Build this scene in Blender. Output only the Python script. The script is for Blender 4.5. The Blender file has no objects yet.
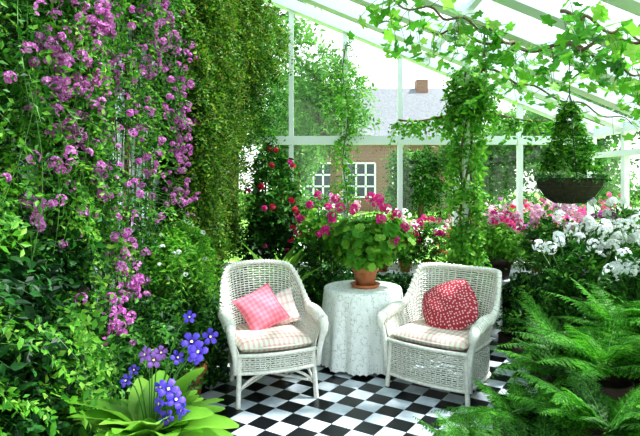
import bpy, numpy as np, math
from mathutils import Matrix, Vector
R=np.random.default_rng(7)
def nz(v):
    return v/np.maximum(np.linalg.norm(v,axis=-1,keepdims=True),1e-9)
# ---------------------------------------------------------------- materials
def mat(name):
    m=bpy.data.materials.new(name); m.use_nodes=True
    nt=m.node_tree; nt.nodes.clear()
    o=nt.nodes.new('ShaderNodeOutputMaterial')
    return m,nt,o
def ramp(nt,stops):
    r=nt.nodes.new('ShaderNodeValToRGB'); e=r.color_ramp.elements
    while len(e)<len(stops): e.new(0.5)
    for i,(p,c) in enumerate(stops):
        e[i].position=p; e[i].color=(*c,1)
    return r
def leafmat(name,cols,trans=.4,rough=.45,tcol=None):
    m,nt,o=mat(name); L=nt.links.new
    g=nt.nodes.new('ShaderNodeNewGeometry')
    r=ramp(nt,[(i/(len(cols)-1) if len(cols)>1 else 0,c) for i,c in enumerate(cols)])
    L(g.outputs['Random Per Island'],r.inputs[0])
    # broad tonal drift over the plant
    tc=nt.nodes.new('ShaderNodeTexCoord'); n=nt.nodes.new('ShaderNodeTexNoise'); n.inputs['Scale'].default_value=3.0
    L(tc.outputs['Object'],n.inputs['Vector']); r2=ramp(nt,[(.36,(.62,.66,.60)),(.62,(1.0,1.0,1.0))]); L(n.outputs[0],r2.inputs[0])
    mu=nt.nodes.new('ShaderNodeMix'); mu.data_type='RGBA'; mu.blend_type='MULTIPLY'; mu.inputs[0].default_value=1
    L(r.outputs[0],mu.inputs[6]); L(r2.outputs[0],mu.inputs[7]); col=mu.outputs[2]
    p=nt.nodes.new('ShaderNodeBsdfPrincipled'); p.inputs['Roughness'].default_value=rough
    p.inputs['Specular IOR Level'].default_value=.28
    L(col,p.inputs['Base Color'])
    t=nt.nodes.new('ShaderNodeBsdfTranslucent')
    hs=nt.nodes.new('ShaderNodeHueSaturation'); hs.inputs['Value'].default_value=1.5
    hs.inputs['Saturation'].default_value=1.0
    L(col,hs.inputs['Color']); L(hs.outputs[0],t.inputs[0])
    mx=nt.nodes.new('ShaderNodeMixShader'); mx.inputs[0].default_value=trans
    L(p.outputs[0],mx.inputs[1]); L(t.outputs[0],mx.inputs[2]); L(mx.outputs[0],o.inputs[0])
    return m
def plain(name,col,rough=.5,noise=0,scale=8,col2=None,bump=0,spec=.4):
    m,nt,o=mat(name); L=nt.links.new
    p=nt.nodes.new('ShaderNodeBsdfPrincipled'); p.inputs['Roughness'].default_value=rough
    p.inputs['Specular IOR Level'].default_value=spec
    p.inputs['Base Color'].default_value=(*col,1)
    if col2 or bump:
        tc=nt.nodes.new('ShaderNodeTexCoord'); n=nt.nodes.new('ShaderNodeTexNoise')
        n.inputs['Scale'].default_value=scale; n.inputs['Detail'].default_value=6
        L(tc.outputs['Object'],n.inputs['Vector'])
        if col2:
            r=ramp(nt,[(.35,col),(.65,col2)]); L(n.outputs[0],r.inputs[0]); L(r.outputs[0],p.inputs['Base Color'])
        if bump:
            b=nt.nodes.new('ShaderNodeBump'); b.inputs['Strength'].default_value=bump
            L(n.outputs[0],b.inputs['Height']); L(b.outputs[0],p.inputs['Normal'])
    L(p.outputs[0],o.inputs[0]); return m
def glassmat(name,tint):
    m,nt,o=mat(name); L=nt.links.new
    t=nt.nodes.new('ShaderNodeBsdfTransparent'); t.inputs[0].default_value=(*tint,1)
    g=nt.nodes.new('ShaderNodeBsdfGlossy'); g.inputs['Roughness'].default_value=.02
    mx=nt.nodes.new('ShaderNodeMixShader'); mx.inputs[0].default_value=.04
    L(t.outputs[0],mx.inputs[1]); L(g.outputs[0],mx.inputs[2]); L(mx.outputs[0],o.inputs[0]); return m
def brick(name,c1,c2,mort,scale=1.0,rot=None):
    m,nt,o=mat(name); L=nt.links.new
    tc=nt.nodes.new('ShaderNodeTexCoord'); mp=nt.nodes.new('ShaderNodeMapping')
    if rot: mp.inputs['Rotation'].default_value=rot
    b=nt.nodes.new('ShaderNodeTexBrick'); b.inputs['Scale'].default_value=scale
    b.inputs['Color1'].default_value=(*c1,1); b.inputs['Color2'].default_value=(*c2,1); b.inputs['Mortar'].default_value=(*mort,1)
    b.inputs['Brick Width'].default_value=.23; b.inputs['Row Height'].default_value=.08; b.inputs['Mortar Size'].default_value=.006
    p=nt.nodes.new('ShaderNodeBsdfPrincipled'); p.inputs['Roughness'].default_value=.8
    L(tc.outputs['Object'],mp.inputs[0]); L(mp.outputs[0],b.inputs['Vector']); L(b.outputs[0],p.inputs['Base Color'])
    bp=nt.nodes.new('ShaderNodeBump'); bp.inputs['Strength'].default_value=.4; bp.inputs['Distance'].default_value=.01; bp.invert=True
    L(b.outputs['Fac'],bp.inputs['Height']); L(bp.outputs[0],p.inputs['Normal'])
    L(p.outputs[0],o.inputs[0]); return m

G_bright=leafmat('leaf_bright',[(.06,.22,.02),(.10,.34,.03),(.18,.46,.04),(.36,.60,.11)],.43)
G_mid=leafmat('leaf_mid',[(.010,.06,.010),(.030,.14,.018),(.07,.26,.030),(.19,.42,.07)],.34)
G_yel=leafmat('leaf_yellowgreen',[(.015,.07,.006),(.05,.18,.012),(.13,.32,.02),(.28,.45,.05),(.30,.24,.06)],.38)
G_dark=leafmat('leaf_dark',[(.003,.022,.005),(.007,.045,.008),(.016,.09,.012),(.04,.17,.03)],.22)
G_fern=leafmat('leaf_fern',[(.02,.15,.010),(.06,.29,.018),(.12,.43,.03),(.24,.56,.07)],.40)
G_lime=leafmat('leaf_lime',[(.16,.38,.04),(.24,.48,.06),(.33,.56,.10)],.42)
G_tree=leafmat('leaf_tree',[(.06,.19,.03),(.13,.33,.06),(.24,.46,.12)],.4)
F_pink=leafmat('petal_pink',[(.50,.09,.42),(.68,.20,.60),(.86,.46,.80)],.3)
F_mag=leafmat('petal_magenta',[(.70,.015,.22),(.80,.03,.34),(.86,.12,.48)],.3)
F_red=leafmat('petal_red',[(.6,.01,.05),(.75,.02,.12)],.25)
F_white=leafmat('petal_white',[(.86,.86,.92),(1,1,1)],.3)
F_blush=leafmat('petal_blush',[(.85,.45,.65),(.9,.7,.8),(.8,.2,.5)],.3)
F_vio=leafmat('petal_violet',[(.09,.05,.58),(.14,.08,.70),(.22,.12,.80)],.30)
F_lil=leafmat('petal_lilac',[(.42,.16,.70),(.52,.24,.78)],.35)
F_yel=plain('stamen_yellow',(.9,.8,.25))
M_stem=plain('stem_green',(.07,.18,.03),.6)
M_bark=plain('bark_brown',(.12,.075,.04),.8,col2=(.20,.14,.08),scale=30,bump=.4)
M_white=plain('white_paint',(.90,.92,.95),.4)
M_wick=plain('wicker_white',(.92,.92,.86),.55,col2=(.78,.76,.66),scale=60,bump=.25,spec=.25)
M_terra=plain('terracotta',(.50,.17,.07),.75,col2=(.62,.26,.13),scale=14,bump=.1)
M_soil=plain('soil',(.035,.022,.014),.95,col2=(.06,.04,.025),scale=25,bump=.8)
M_moss=plain('basket_moss',(.02,.022,.01),.95,col2=(.06,.05,.025),scale=40,bump=1)
M_metal=plain('dark_wire',(.03,.03,.03),.5)
M_darkpot=plain('dark_pot',(.05,.03,.025),.6,col2=(.08,.045,.035),scale=20)
M_wood=plain('stand_wood',(.2,.1,.05),.6,col2=(.28,.16,.08),scale=12)
M_glass=glassmat('window_glass',(.97,.99,.98))
M_rglass=glassmat('roof_glass',(.86,.92,.97))
M_wall=plain('wall_plaster',(.66,.78,.88),.8,col2=(.80,.88,.93),scale=4,bump=.2)
M_brick=brick('brick_inner',(.35,.16,.1),(.28,.12,.08),(.4,.36,.32),1,(math.pi/2,0,0))
M_hbrick=brick('brick_house',(.26,.13,.09),(.22,.11,.08),(.34,.26,.22),1,(math.pi/2,0,0))
M_slate=plain('slate_roof',(.15,.16,.18),.7,col2=(.20,.21,.23),scale=6)
M_lawn=plain('lawn_grass',(.17,.40,.05),.9,col2=(.26,.50,.09),scale=3,bump=.3)
M_pane=plain('dark_pane',(.05,.07,.09),.1)
def checkermat():
    m,nt,o=mat('checker_tiles'); L=nt.links.new; N=nt.nodes.new
    tc=N('ShaderNodeTexCoord'); mp=N('ShaderNodeMapping'); mp.inputs['Rotation'].default_value=(0,0,math.radians(33))
    mp.inputs['Location'].default_value=(.05,.02,.5)
    c=N('ShaderNodeTexChecker'); c.inputs['Scale'].default_value=1/.155
    c.inputs['Color1'].default_value=(.72,.76,.80,1); c.inputs['Color2'].default_value=(.006,.007,.009,1)
    L(tc.outputs['Object'],mp.inputs[0]); L(mp.outputs[0],c.inputs[0])
    n=N('ShaderNodeTexNoise'); n.inputs['Scale'].default_value=9; n.inputs['Detail'].default_value=8
    L(tc.outputs['Object'],n.inputs[0]); r=ramp(nt,[(.3,(.66,.70,.76)),(.7,(1,1,1))]); L(n.outputs[0],r.inputs[0])
    mx=N('ShaderNodeMix'); mx.data_type='RGBA'; mx.blend_type='MULTIPLY'; mx.inputs[0].default_value=1
    L(c.outputs[0],mx.inputs[6]); L(r.outputs[0],mx.inputs[7])
    p=N('ShaderNodeBsdfPrincipled'); p.inputs['Roughness'].default_value=.28
    L(mx.outputs[2],p.inputs['Base Color']); L(p.outputs[0],o.inputs[0]); return m
M_floor=checkermat()
def plaidmat(name,a,b,k=60,k2=None,c=None):
    m,nt,o=mat(name); L=nt.links.new; N=nt.nodes.new
    tc=N('ShaderNodeTexCoord'); s=N('ShaderNodeSeparateXYZ'); L(tc.outputs['Object'],s.inputs[0])
    def st(out,kk,th):
        x=N('ShaderNodeMath'); x.operation='MULTIPLY'; x.inputs[1].default_value=kk; L(out,x.inputs[0])
        y=N('ShaderNodeMath'); y.operation='SINE'; L(x.outputs[0],y.inputs[0])
        z=N('ShaderNodeMath'); z.operation='GREATER_THAN'; z.inputs[1].default_value=th; L(y.outputs[0],z.inputs[0]); return z.outputs[0]
    ad=N('ShaderNodeMath'); ad.operation='ADD'; L(st(s.outputs[0],k,.1),ad.inputs[0]); L(st(s.outputs[1],k2 or k,.1 if not k2 else .6),ad.inputs[1])
    h=N('ShaderNodeMath'); h.operation='MULTIPLY'; h.inputs[1].default_value=.5; L(ad.outputs[0],h.inputs[0])
    r=ramp(nt,[(0,a),(.5,c),(1,b)] if c else [(0,a),(1,b)]); L(h.outputs[0],r.inputs[0])
    p=N('ShaderNodeBsdfPrincipled'); p.inputs['Roughness'].default_value=.85; L(r.outputs[0],p.inputs['Base Color']); L(p.outputs[0],o.inputs[0]); return m
M_plaid=plaidmat('striped_seat',(.80,.82,.66),(.68,.40,.38),170,90,(.78,.56,.50))
M_plaid2=plaidmat('striped_pillow',(.88,.84,.76),(.76,.52,.50),170,90,(.82,.64,.60))
M_pinkc=plaidmat('pink_pillow',(.80,.25,.31),(.70,.15,.21),170)
def dotmat():
    m,nt,o=mat('burgundy_dotted'); L=nt.links.new; N=nt.nodes.new
    tc=N('ShaderNodeTexCoord'); v=N('ShaderNodeTexVoronoi'); v.voronoi_dimensions='2D'; v.inputs['Scale'].default_value=42; v.inputs['Randomness'].default_value=.6
    L(tc.outputs['Object'],v.inputs['Vector']); r=ramp(nt,[(.14,(.86,.56,.54)),(.32,(.42,.035,.06))]); L(v.outputs['Distance'],r.inputs[0])
    p=N('ShaderNodeBsdfPrincipled'); p.inputs['Roughness'].default_value=.85; L(r.outputs[0],p.inputs['Base Color']); L(p.outputs[0],o.inputs[0]); return m
M_dot=dotmat()
def lacemat():
    m,nt,o=mat('lace_cloth'); L=nt.links.new; N=nt.nodes.new
    tc=N('ShaderNodeTexCoord'); v=N('ShaderNodeTexVoronoi'); v.inputs['Scale'].default_value=15; v.inputs['Randomness'].default_value=.8
    v2=N('ShaderNodeTexVoronoi'); v2.inputs['Scale'].default_value=85; v2.inputs['Randomness'].default_value=.4
    L(tc.outputs['Object'],v.inputs['Vector']); L(tc.outputs['Object'],v2.inputs['Vector'])
    # floral motifs (solid) separated by open netting
    r=ramp(nt,[(.30,(1,1,1)),(.36,(0,0,0)),(.50,(0,0,0)),(.56,(.7,.7,.7))]); L(v.outputs['Distance'],r.inputs[0])
    r2=ramp(nt,[(.25,(.50,.58,.52)),(.5,(.94,.97,.93))]); L(v2.outputs['Distance'],r2.inputs[0])
    mx=N('ShaderNodeMix'); mx.data_type='RGBA'; L(r.outputs[0],mx.inputs[0])
    L(r2.outputs[0],mx.inputs[6]); mx.inputs[7].default_value=(.96,.98,.95,1)
    p=N('ShaderNodeBsdfPrincipled'); p.inputs['Roughness'].default_value=.9; L(mx.outputs[2],p.inputs['Base Color'])
    b=N('ShaderNodeBump'); b.inputs['Strength'].default_value=.5; b.inputs['Distance'].default_value=.003
    L(r.outputs[0],b.inputs['Height']); L(b.outputs[0],p.inputs['Normal']); L(p.outputs[0],o.inputs[0]); return m
M_lace=lacemat()
# ---------------------------------------------------------------- templates
def A(x): return np.array(x,float)
RH=(A([(0,0,0),(.45,.25,.07),(1,0,-.06),(.45,-.25,.07)]),np.array([(0,2,1),(0,3,2)]))
OV=(A([(0,0,0),(.3,.23,.06),(.7,.18,.03),(1,0,-.10),(.7,-.18,.03),(.3,-.23,.06),(.5,0,-.01)]),np.array([(6,0,5),(6,5,4),(6,4,3),(6,3,2),(6,2,1),(6,1,0)]))
def radial(rf,n,cx,cup=.1,a0=165):
    th=np.radians(np.linspace(-a0,a0,n)); r=rf(th)
    v=[(cx,0,0)]+[(cx+a*math.cos(t),a*math.sin(t),cup*a*a*2+.04*math.cos(5*t)) for a,t in zip(r,th)]+[(0,0,0)]
    f=[(0,i,i+1) for i in range(1,n)]+[(0,n,n+1),(0,n+1,1)]
    return A(v),np.array(f)
GER=radial(lambda t:.5+.05*np.cos(7*t*1.0),22,.42,.16)
GRAPE=radial(lambda t:.43+.11*np.cos(5*t)+.03*np.cos(15*t),31,.40,-.12,160)
def blade(n=7,arch=.45,wmax=.12,fold=.03,prof=None,rip=0):
    v=[];f=[]
    for i in range(n+1):
        s=i/n; w=wmax*(prof(s) if prof else math.sin(math.pi*(s*.9+.08)))
        z=.35*s-arch*s*s; q=rip*math.sin(s*22)
        v+= [(s,w,z+fold*(w/wmax)+q),(s,0,z),(s,-w,z+fold*(w/wmax)-q)]
    for i in range(n):
        a=3*i
        for k in (0,1): f+=[(a+k,a+k+1,a+k+4),(a+k,a+k+4,a+k+3)]
    return A(v),np.array(f)
BROAD=blade(14,.55,.27,.07,lambda s:max(.03,math.sin(math.pi*min(1,(s*.93+.05)))**.7*(1-.12*s)),.012)
def flower(n=5,w=.5,cup=.15):
    v=[];f=[]
    for i in range(n):
        t=2*math.pi*i/n; c,s=math.cos(t),math.sin(t); b=len(v)
        for (u,q,z) in [(0,0,0),(.30,.22*w/.5*.9,.25*cup),(.42,.20*w/.5,cup),(.5,0,cup*.8),(.42,-.20*w/.5,cup),(.30,-.22*w/.5*.9,.25*cup)]:
            v.append((u*c-q*s,u*s+q*c,z))
        f+=[(b,b+2,b+1),(b,b+3,b+2),(b,b+4,b+3),(b,b+5,b+4)]
    return A(v),np.array(f)
FL=flower(); 
def bell(n=5):
    v=[];f=[]
    for i in range(n):
        t=2*math.pi*i/n; b=len(v)
        for (r,z,hw) in [(.05,-.55,.6),(.09,-.2,.6),(.17,0,.55),(.33,.08,.50),(.46,.06,.36),(.52,.02,.12)]:
            for s in (-1,0,1):
                a=t+s*hw; zz=z+(.03 if s==0 else -.015); v.append((r*math.cos(a),r*math.sin(a),zz))
        for q in range(5):
            for s in (0,1):
                o=b+q*3+s; f+=[(o,o+3,o+4),(o,o+4,o+1)]
    return A(v),np.array(f)
BELL=bell()
def pinna(k=9):
    v=[];f=[]
    for i in range(k):
        s=(i+.5)/k; l=.17*(1-s)**.7+.02
        for sg in (1,-1):
            b=len(v); w=.44/k
            v+=[(s-w,0,0),(s+.02,sg*l*.8,.015),(s+.09,sg*l,-.01),(s+w,sg*.1*l,0)]
            f+=[(b,b+1,b+2),(b,b+2,b+3)] if sg<0 else [(b,b+2,b+1),(b,b+3,b+2)]
    b=len(v); v+=[(0,.03,0),(0,-.03,0),(1.05,0,-.02)]; f+=[(b,b+1,b+2)]
    v=A(v); v[:,2]-=.14*v[:,0]**2
    return v,np.array(f)
PIN=pinna()
# ---------------------------------------------------------------- builder
class MB:
    def __init__(s): s.V=[];s.F=[];s.M=[];s.S=[];s.off=0;s.mats=[]
    def mi(s,m):
        if m not in s.mats: s.mats.append(m)
        return s.mats.index(m)
    def raw(s,v,f,m,smooth=False):
        v=np.asarray(v,float); f=np.asarray(f,int)
        if f.shape[1]==4: f=np.concatenate([f[:,[0,1,2]],f[:,[0,2,3]]])
        s.V.append(v); s.F.append(f+s.off); s.M.append(np.full(len(f),s.mi(m))); s.S.append(np.full(len(f),smooth)); s.off+=len(v)
    def inst(s,tpl,pos,dr,nr,size,m,w=1.0,zprim=False,smooth=False):
        tv,tf=tpl; pos=np.asarray(pos,float); n=len(pos)
        if n==0: return
        size=np.broadcast_to(np.asarray(size,float),(n,))
        if zprim:
            z=nz(nr); y=nz(np.cross(z,dr)); x=np.cross(y,z)
        else:
            x=nz(dr); y=nz(np.cross(nr,x)); z=np.cross(x,y)
        v=pos[:,None]+size[:,None,None]*(x[:,None]*tv[None,:,0:1]+y[:,None]*(tv[None,:,1:2]*w)+z[:,None]*tv[None,:,2:3])
        f=tf[None]+(np.arange(n)*len(tv))[:,None,None]
        s.raw(v.reshape(-1,3),f.reshape(-1,3),m,smooth)
    def tube(s,pts,rad,m,sides=6,closed=False,caps=True):
        p=np.asarray(pts,float); n=len(p); rad=np.broadcast_to(np.asarray(rad,float),(n,))
        if closed: t=nz(np.roll(p,-1,0)-np.roll(p,1,0))
        else:
            t=np.gradient(p,axis=0); t=nz(t)
        ref=np.array([0,0,1.]) if abs(t[0][2])<.9 else np.array([1.,0,0])
        a=nz(ref-t[0]*np.dot(ref,t[0])); AA=[a]
        for i in range(1,n):
            a=a-t[i]*np.dot(a,t[i]); a=a/max(np.linalg.norm(a),1e-9); AA.append(a)
        AA=np.array(AA); BB=np.cross(t,AA)
        th=np.linspace(0,2*math.pi,sides,endpoint=False)
        v=p[:,None]+rad[:,None,None]*(AA[:,None]*np.cos(th)[None,:,None]+BB[:,None]*np.sin(th)[None,:,None])
        i=np.arange(n if closed else n-1)[:,None]; j=np.arange(sides)[None,:]; i2=(i+1)%n; j2=(j+1)%sides
        f=np.stack([i*sides+j,i*sides+j2,i2*sides+j2,i2*sides+j],-1).reshape(-1,4)
        f=np.concatenate([f[:,[0,1,2]],f[:,[0,2,3]]])
        v=v.reshape(-1,3)
        if caps and not closed:
            c=np.array([p[0],p[-1]]); b=len(v); v=np.concatenate([v,c])
            ex=[(b,(k+1)%sides,k) for k in range(sides)]+[(b+1,(n-1)*sides+k,(n-1)*sides+(k+1)%sides) for k in range(sides)]
            f=np.concatenate([f,np.array(ex)])
        s.raw(v,f,m,True)
    def beam(s,a,b,w,h,m,up=(0,0,1)):
        a=A(a);b=A(b);t=nz(b-a);u=A(up); sd=nz(np.cross(t,u)); u=np.cross(sd,t)
        v=[q+sd*sx*w/2+u*sz*h/2 for q in (a,b) for sx,sz in ((-1,-1),(1,-1),(1,1),(-1,1))]
        s.raw(v,[(0,3,2,1),(4,5,6,7),(0,1,5,4),(1,2,6,5),(2,3,7,6),(3,0,4,7)],m)
    def box(s,lo,hi,m):
        lo=A(lo);hi=A(hi)
        v=[(x,y,z) for z in (lo[2],hi[2]) for x,y in ((lo[0],lo[1]),(hi[0],lo[1]),(hi[0],hi[1]),(lo[0],hi[1]))]
        s.raw(v,[(0,3,2,1),(4,5,6,7),(0,1,5,4),(1,2,6,5),(2,3,7,6),(3,0,4,7)],m)
    def lathe(s,prof,c,m,n=32,smooth=True):
        c=A(c); th=np.linspace(0,2*math.pi,n,endpoint=False); pr=A(prof)
        v=np.stack([pr[:,0:1]*np.cos(th),pr[:,0:1]*np.sin(th),np.repeat(pr[:,1:2],n,1)],-1)+c
        i=np.arange(len(pr)-1)[:,None]; j=np.arange(n)[None]; j2=(j+1)%n
        f=np.stack([i*n+j,i*n+j2,(i+1)*n+j2,(i+1)*n+j],-1).reshape(-1,4)
        s.raw(v.reshape(-1,3),f,m,smooth)
    def build(s,name,mw=None):
        V=np.concatenate(s.V);F=np.concatenate(s.F);M=np.concatenate(s.M);S=np.concatenate(s.S)
        me=bpy.data.meshes.new(name); me.vertices.add(len(V)); me.vertices.foreach_set('co',V.ravel())
        me.loops.add(F.size); me.loops.foreach_set('vertex_index',F.ravel().astype(np.int32))
        me.polygons.add(len(F)); me.polygons.foreach_set('loop_start',np.arange(0,F.size,3,dtype=np.int32))
        me.polygons.foreach_set('loop_total',np.full(len(F),3,dtype=np.int32))
        for m in s.mats: me.materials.append(m)
        me.polygons.foreach_set('material_index',M.astype(np.int32)); me.polygons.foreach_set('use_smooth',S)
        me.update(calc_edges=True)
        o=bpy.data.objects.new(name,me); bpy.context.scene.collection.objects.link(o)
        if mw is not None: o.matrix_world=mw
        return o
DOWN=np.array([0,0,-1.])
def rnd(n,k=3): return R.normal(size=(n,k))
def sprigs(mb,P,D,L,k,ll,m,droop=.4,tpl=RH,w=1.0,jit=.3,splay=.9,stem=True):
    n=len(P); 
    if n==0: return
    D=nz(D); L=np.broadcast_to(np.asarray(L,float),(n,)); t=np.linspace(.12,1,k)
    pos=P[:,None]+D[:,None]*(L[:,None]*t)[...,None]+DOWN*(droop*L[:,None]*t**2)[...,None]
    tan=nz(D[:,None]+DOWN*(2*droop*t)[None,:,None]+0*pos)
    ref=nz(rnd(n)*.5+np.array([0,0,1.]))[:,None]
    side=nz(np.cross(tan,ref+0*tan)); nr=np.cross(side,tan); nr=nr*np.sign(nr[...,2:3]+1e-6)
    sg=np.where(np.arange(k)%2==0,1,-1)[None,:,None]
    d=tan*.55+side*sg*splay+R.normal(size=pos.shape)*jit
    nn=nr+R.normal(size=pos.shape)*jit
    sz=ll*(R.uniform(.6,1.15,size=(n,k)))*R.uniform(.75,1.3,size=(n,1))
    mb.inst(tpl,pos.reshape(-1,3),d.reshape(-1,3),nn.reshape(-1,3),sz.ravel(),m,w)
    if stem:
        a=P; b=pos[:,k//2]; c=pos[:,-1]; wd=.0015
        sd=side[:,0]*wd
        v=np.stack([a-sd,a+sd,b+sd,b-sd,c+sd*.4,c-sd*.4],1).reshape(-1,3)
        o=(np.arange(n)*6)[:,None]
        f=np.concatenate([o+np.array([0,1,2,3]),o+np.array([3,2,4,5])])
        mb.raw(v,f,M_stem)
def ell(n,c,r,lo=.5,up=False):
    d=nz(rnd(n)); 
    if up: d[:,2]=np.abs(d[:,2])
    s=R.uniform(lo**3,1,size=(n,1))**(1/3)
    return A(c)+d*s*A(r), d
def bush(mb,c,r,n,k,L,ll,m,droop=.35,tpl=RH,w=1,up=.3,lo=.4,jit=.3):
    P,d=ell(n,c,r,lo); D=nz(d+rnd(n)*.35+np.array([0,0,up])); sprigs(mb,P-D*L*.5,D,L*R.uniform(.6,1.2,n),k,ll,m,droop,tpl,w,jit)
def umbel(mb,c,Rr,n,fs,m,up=True):
    d=nz(rnd(n)+np.array([0,0,.5 if up else 0])); P=A(c)+d*Rr*R.uniform(.75,1,(n,1))
    mb.inst(FL,P,rnd(n),d,fs*R.uniform(.8,1.15,n),m,zprim=True)
def pot(mb,c,r,h,m=M_terra,saucer=False,soil=True):
    z0=.0
    if saucer:
        mb.lathe([(0,0),(r*.95,0),(r*1.15,.03),(r*1.1,.03),(r*.9,.012),(0,.012)],c,m); z0=.012
    pr=[(0,z0),(r*.68,z0),(r*.92,h*.74),(r*1.0,h*.75),(r*1.04,h*.78),(r*1.04,h*.98),(r*1.0,h),(r*.93,h),(r*.9,h*.9)]
    mb.lathe(pr,c,m); mb.lathe([(r*.91,h*.9),(0,h*.93)],c,M_soil)
def stemto(mb,a,b,r,m=M_stem,sag=0,n=6):
    a=A(a);b=A(b);t=np.linspace(0,1,n)[:,None]; p=a+(b-a)*t; p[:,2]+=sag*np.sin(np.pi*t[:,0]); mb.tube(p,r,m,5)

# ================================================================ ROOM SHELL
XL,XR,YB,YF=-1.28,3.25,6.5,-1.0
rz=lambda x:2.2+(XR-x)*.41
m=MB(); m.box((XL-.2,YF,-.12),(XR+.2,YB+.2,0),M_floor); m.build('floor')
m=MB(); m.box((XL-.2,YF,0),(XL,YB+.2,4.25),M_wall); m.build('wall_left')
m=MB(); m.box((XL,YB-.08,0),(XR+.1,YB+.14,.52),M_brick); m.build('wall_back')
m=MB(); m.box((XR-.08,YF,0),(XR+.14,YB-.09,.52),M_brick); m.build('wall_right')
m=MB(); m.box((XL+.002,YB-.30,.525),(XR-.12,YB+.16,.56),M_white); m.build('trim_1')
m=MB(); zt=2.08
xs=[XL+.03,-.34,.295,.945,1.6,2.36,3.2]
for x in xs: m.beam((x,YB,.565),(x,YB,rz(x)-.06),.055,.07,M_white,(0,1,0))
m.beam((XL,YB,zt),(XR,YB,zt),.084,.10,M_white)
m.beam((XL,YB,.60),(XR,YB,.60),.08,.07,M_white)
for a,b in zip(xs[:-1],xs[1:]):
    m.raw([(a,YB+.01,.6),(b,YB+.01,.6),(b,YB+.01,rz(b)-.05),(a,YB+.01,rz(a)-.05)],[(0,1,2,3)],M_glass)
m.build('window_1')
m=MB()
for y in np.arange(YF+.1,YB-.05,.82)[::-1]+.2:
    if y<YB-.05: m.beam((XR,y,.525),(XR,y,2.2),.055,.07,M_white,(0,1,0))
for z in (.56,1.9): m.beam((XR,YF,z),(XR,YB-.05,z),.08,.06,M_white)
m.beam((XR,YF,2.17),(XR,YB-.05,2.17),.1,.1,M_white)
m.raw([(XR+.01,YF,.55),(XR+.01,YB-.05,.55),(XR+.01,YB-.05,2.2),(XR+.01,YF,2.2)],[(0,1,2,3)],M_glass)
m.build('window_2')
m=MB()
for y in np.arange(YB,YF,-.62):
    m.beam((XL,y,rz(XL)),(XR+.1,y,rz(XR+.1)),.16,.12,M_white)
for x in (1.25,): m.beam((x,YF,rz(x)+.03),(x,YB,rz(x)+.03),.06,.06,M_white)
m.beam((XL+.03,YF,rz(XL)-.02),(XL+.03,YB,rz(XL)-.02),.06,.16,M_white)
m.raw([(XL,YF,rz(XL)+.07),(XR+.1,YF,rz(XR+.1)+.07),(XR+.1,YB+.05,rz(XR+.1)+.07),(XL,YB+.05,rz(XL)+.07)],[(0,1,2,3)],M_rglass)
m.build('ceiling')

# ================================================================ OUTSIDE
m=MB(); m.box((-40,-20,-.3),(60,80,-.125),M_lawn); m.build('lawn')
m=MB()
hx0,hx1,hy0,hy1=-1.0,7.6,31,38
m.box((hx0,hy0,-.12),(hx1,hy1,4.1),M_hbrick)
ry=(hy0+hy1)/2
m.raw([(hx0-.3,hy0-.4,4.0),(hx1+.3,hy0-.4,4.0),(hx1+.3,ry,7.4),(hx0-.3,ry,7.4),(hx0-.3,hy1+.4,4.0),(hx1+.3,hy1+.4,4.0)],[(0,1,2,3),(3,2,5,4)],M_slate)
m.raw([(hx0,hy0,4.1),(hx0,ry,7.3),(hx0,hy1,4.1)],[(0,1,2)],M_hbrick); m.raw([(hx1,hy0,4.1),(hx1,ry,7.3),(hx1,hy1,4.1)],[(0,1,2)],M_hbrick)
m.box((6.0,ry-.4,6.6),(6.7,ry+.4,7.9),M_hbrick)
m.beam((hx0-.3,hy0-.42,4.0),(hx1+.3,hy0-.42,4.0),.06,.2,M_white)
for wx in (-.1,2.3,4.9):
    m.box((wx-.8,hy0-.03,.7),(wx+.8,hy0-.01,2.6),M_pane)
    for q in (-.8,-.27,.27,.8): m.beam((wx+q,hy0-.05,.7),(wx+q,hy0-.05,2.6),.1,.05,M_white,(0,1,0))
    for z in (.7,1.3,1.95,2.6): m.beam((wx-.8,hy0-.05,z),(wx+.8,hy0-.05,z),.05,.09,M_white)
m.build('brick_house')
def tree(name,x,y,h,r,n,ls,mt,trunk=.15,lo=.45):
    m=MB(); m.tube([(x,y,-.12),(x+.1,y,h*.4),(x,y,h*.8)],[trunk,trunk*.8,trunk*.3],M_bark,8)
    for i in range(10):
        a=R.uniform(0,6.28); q=R.uniform(.2,.7); cz=h*(lo+(.92-lo)*R.uniform()); c=(x+math.cos(a)*r*q,y+math.sin(a)*r*q,cz)
        m.tube([(x,y,h*.4),((x+c[0])/2,(y+c[1])/2,(h*.4+cz)/2+.1),c],[trunk*.4,trunk*.25,.02],M_bark,5)
        bush(m,c,(r*.5,r*.5,h*.17),n//10,8,ls*4,ls,mt,.3,OV,1,.1)
    m.build(name)
tree('garden_tree',.30,15,5.6,1.1,900,.13,G_tree,.12,.5)
tree('garden_tree',-2.4,15,8,2.4,1900,.18,G_tree)
tree('garden_tree',-.9,19,5,1.6,1300,.18,G_tree,.15,.3)
tree('garden_tree',4.0,22,2.9,1.3,1300,.15,G_mid,.12,.3)
tree('garden_tree',6.3,22,3.9,1.6,1500,.18,G_tree,.12,.3)
tree('garden_tree',9.4,21,5.2,3,2200,.2,G_tree,.2,.25)
tree('garden_tree',12.5,17,5.6,3,2200,.2,G_tree,.2,.25)
m=MB()
for x in np.arange(-6,24,.8):
    if .9<x<3.2: continue
    bush(m,(x,25+R.uniform(-.3,.3),.5),(.8,.7,.7+.4*(x>3.5)),100,8,.5,.16,G_tree if R.uniform()<.6 else G_mid,.3,OV)
m.build('garden_hedge')
m=MB()
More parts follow.
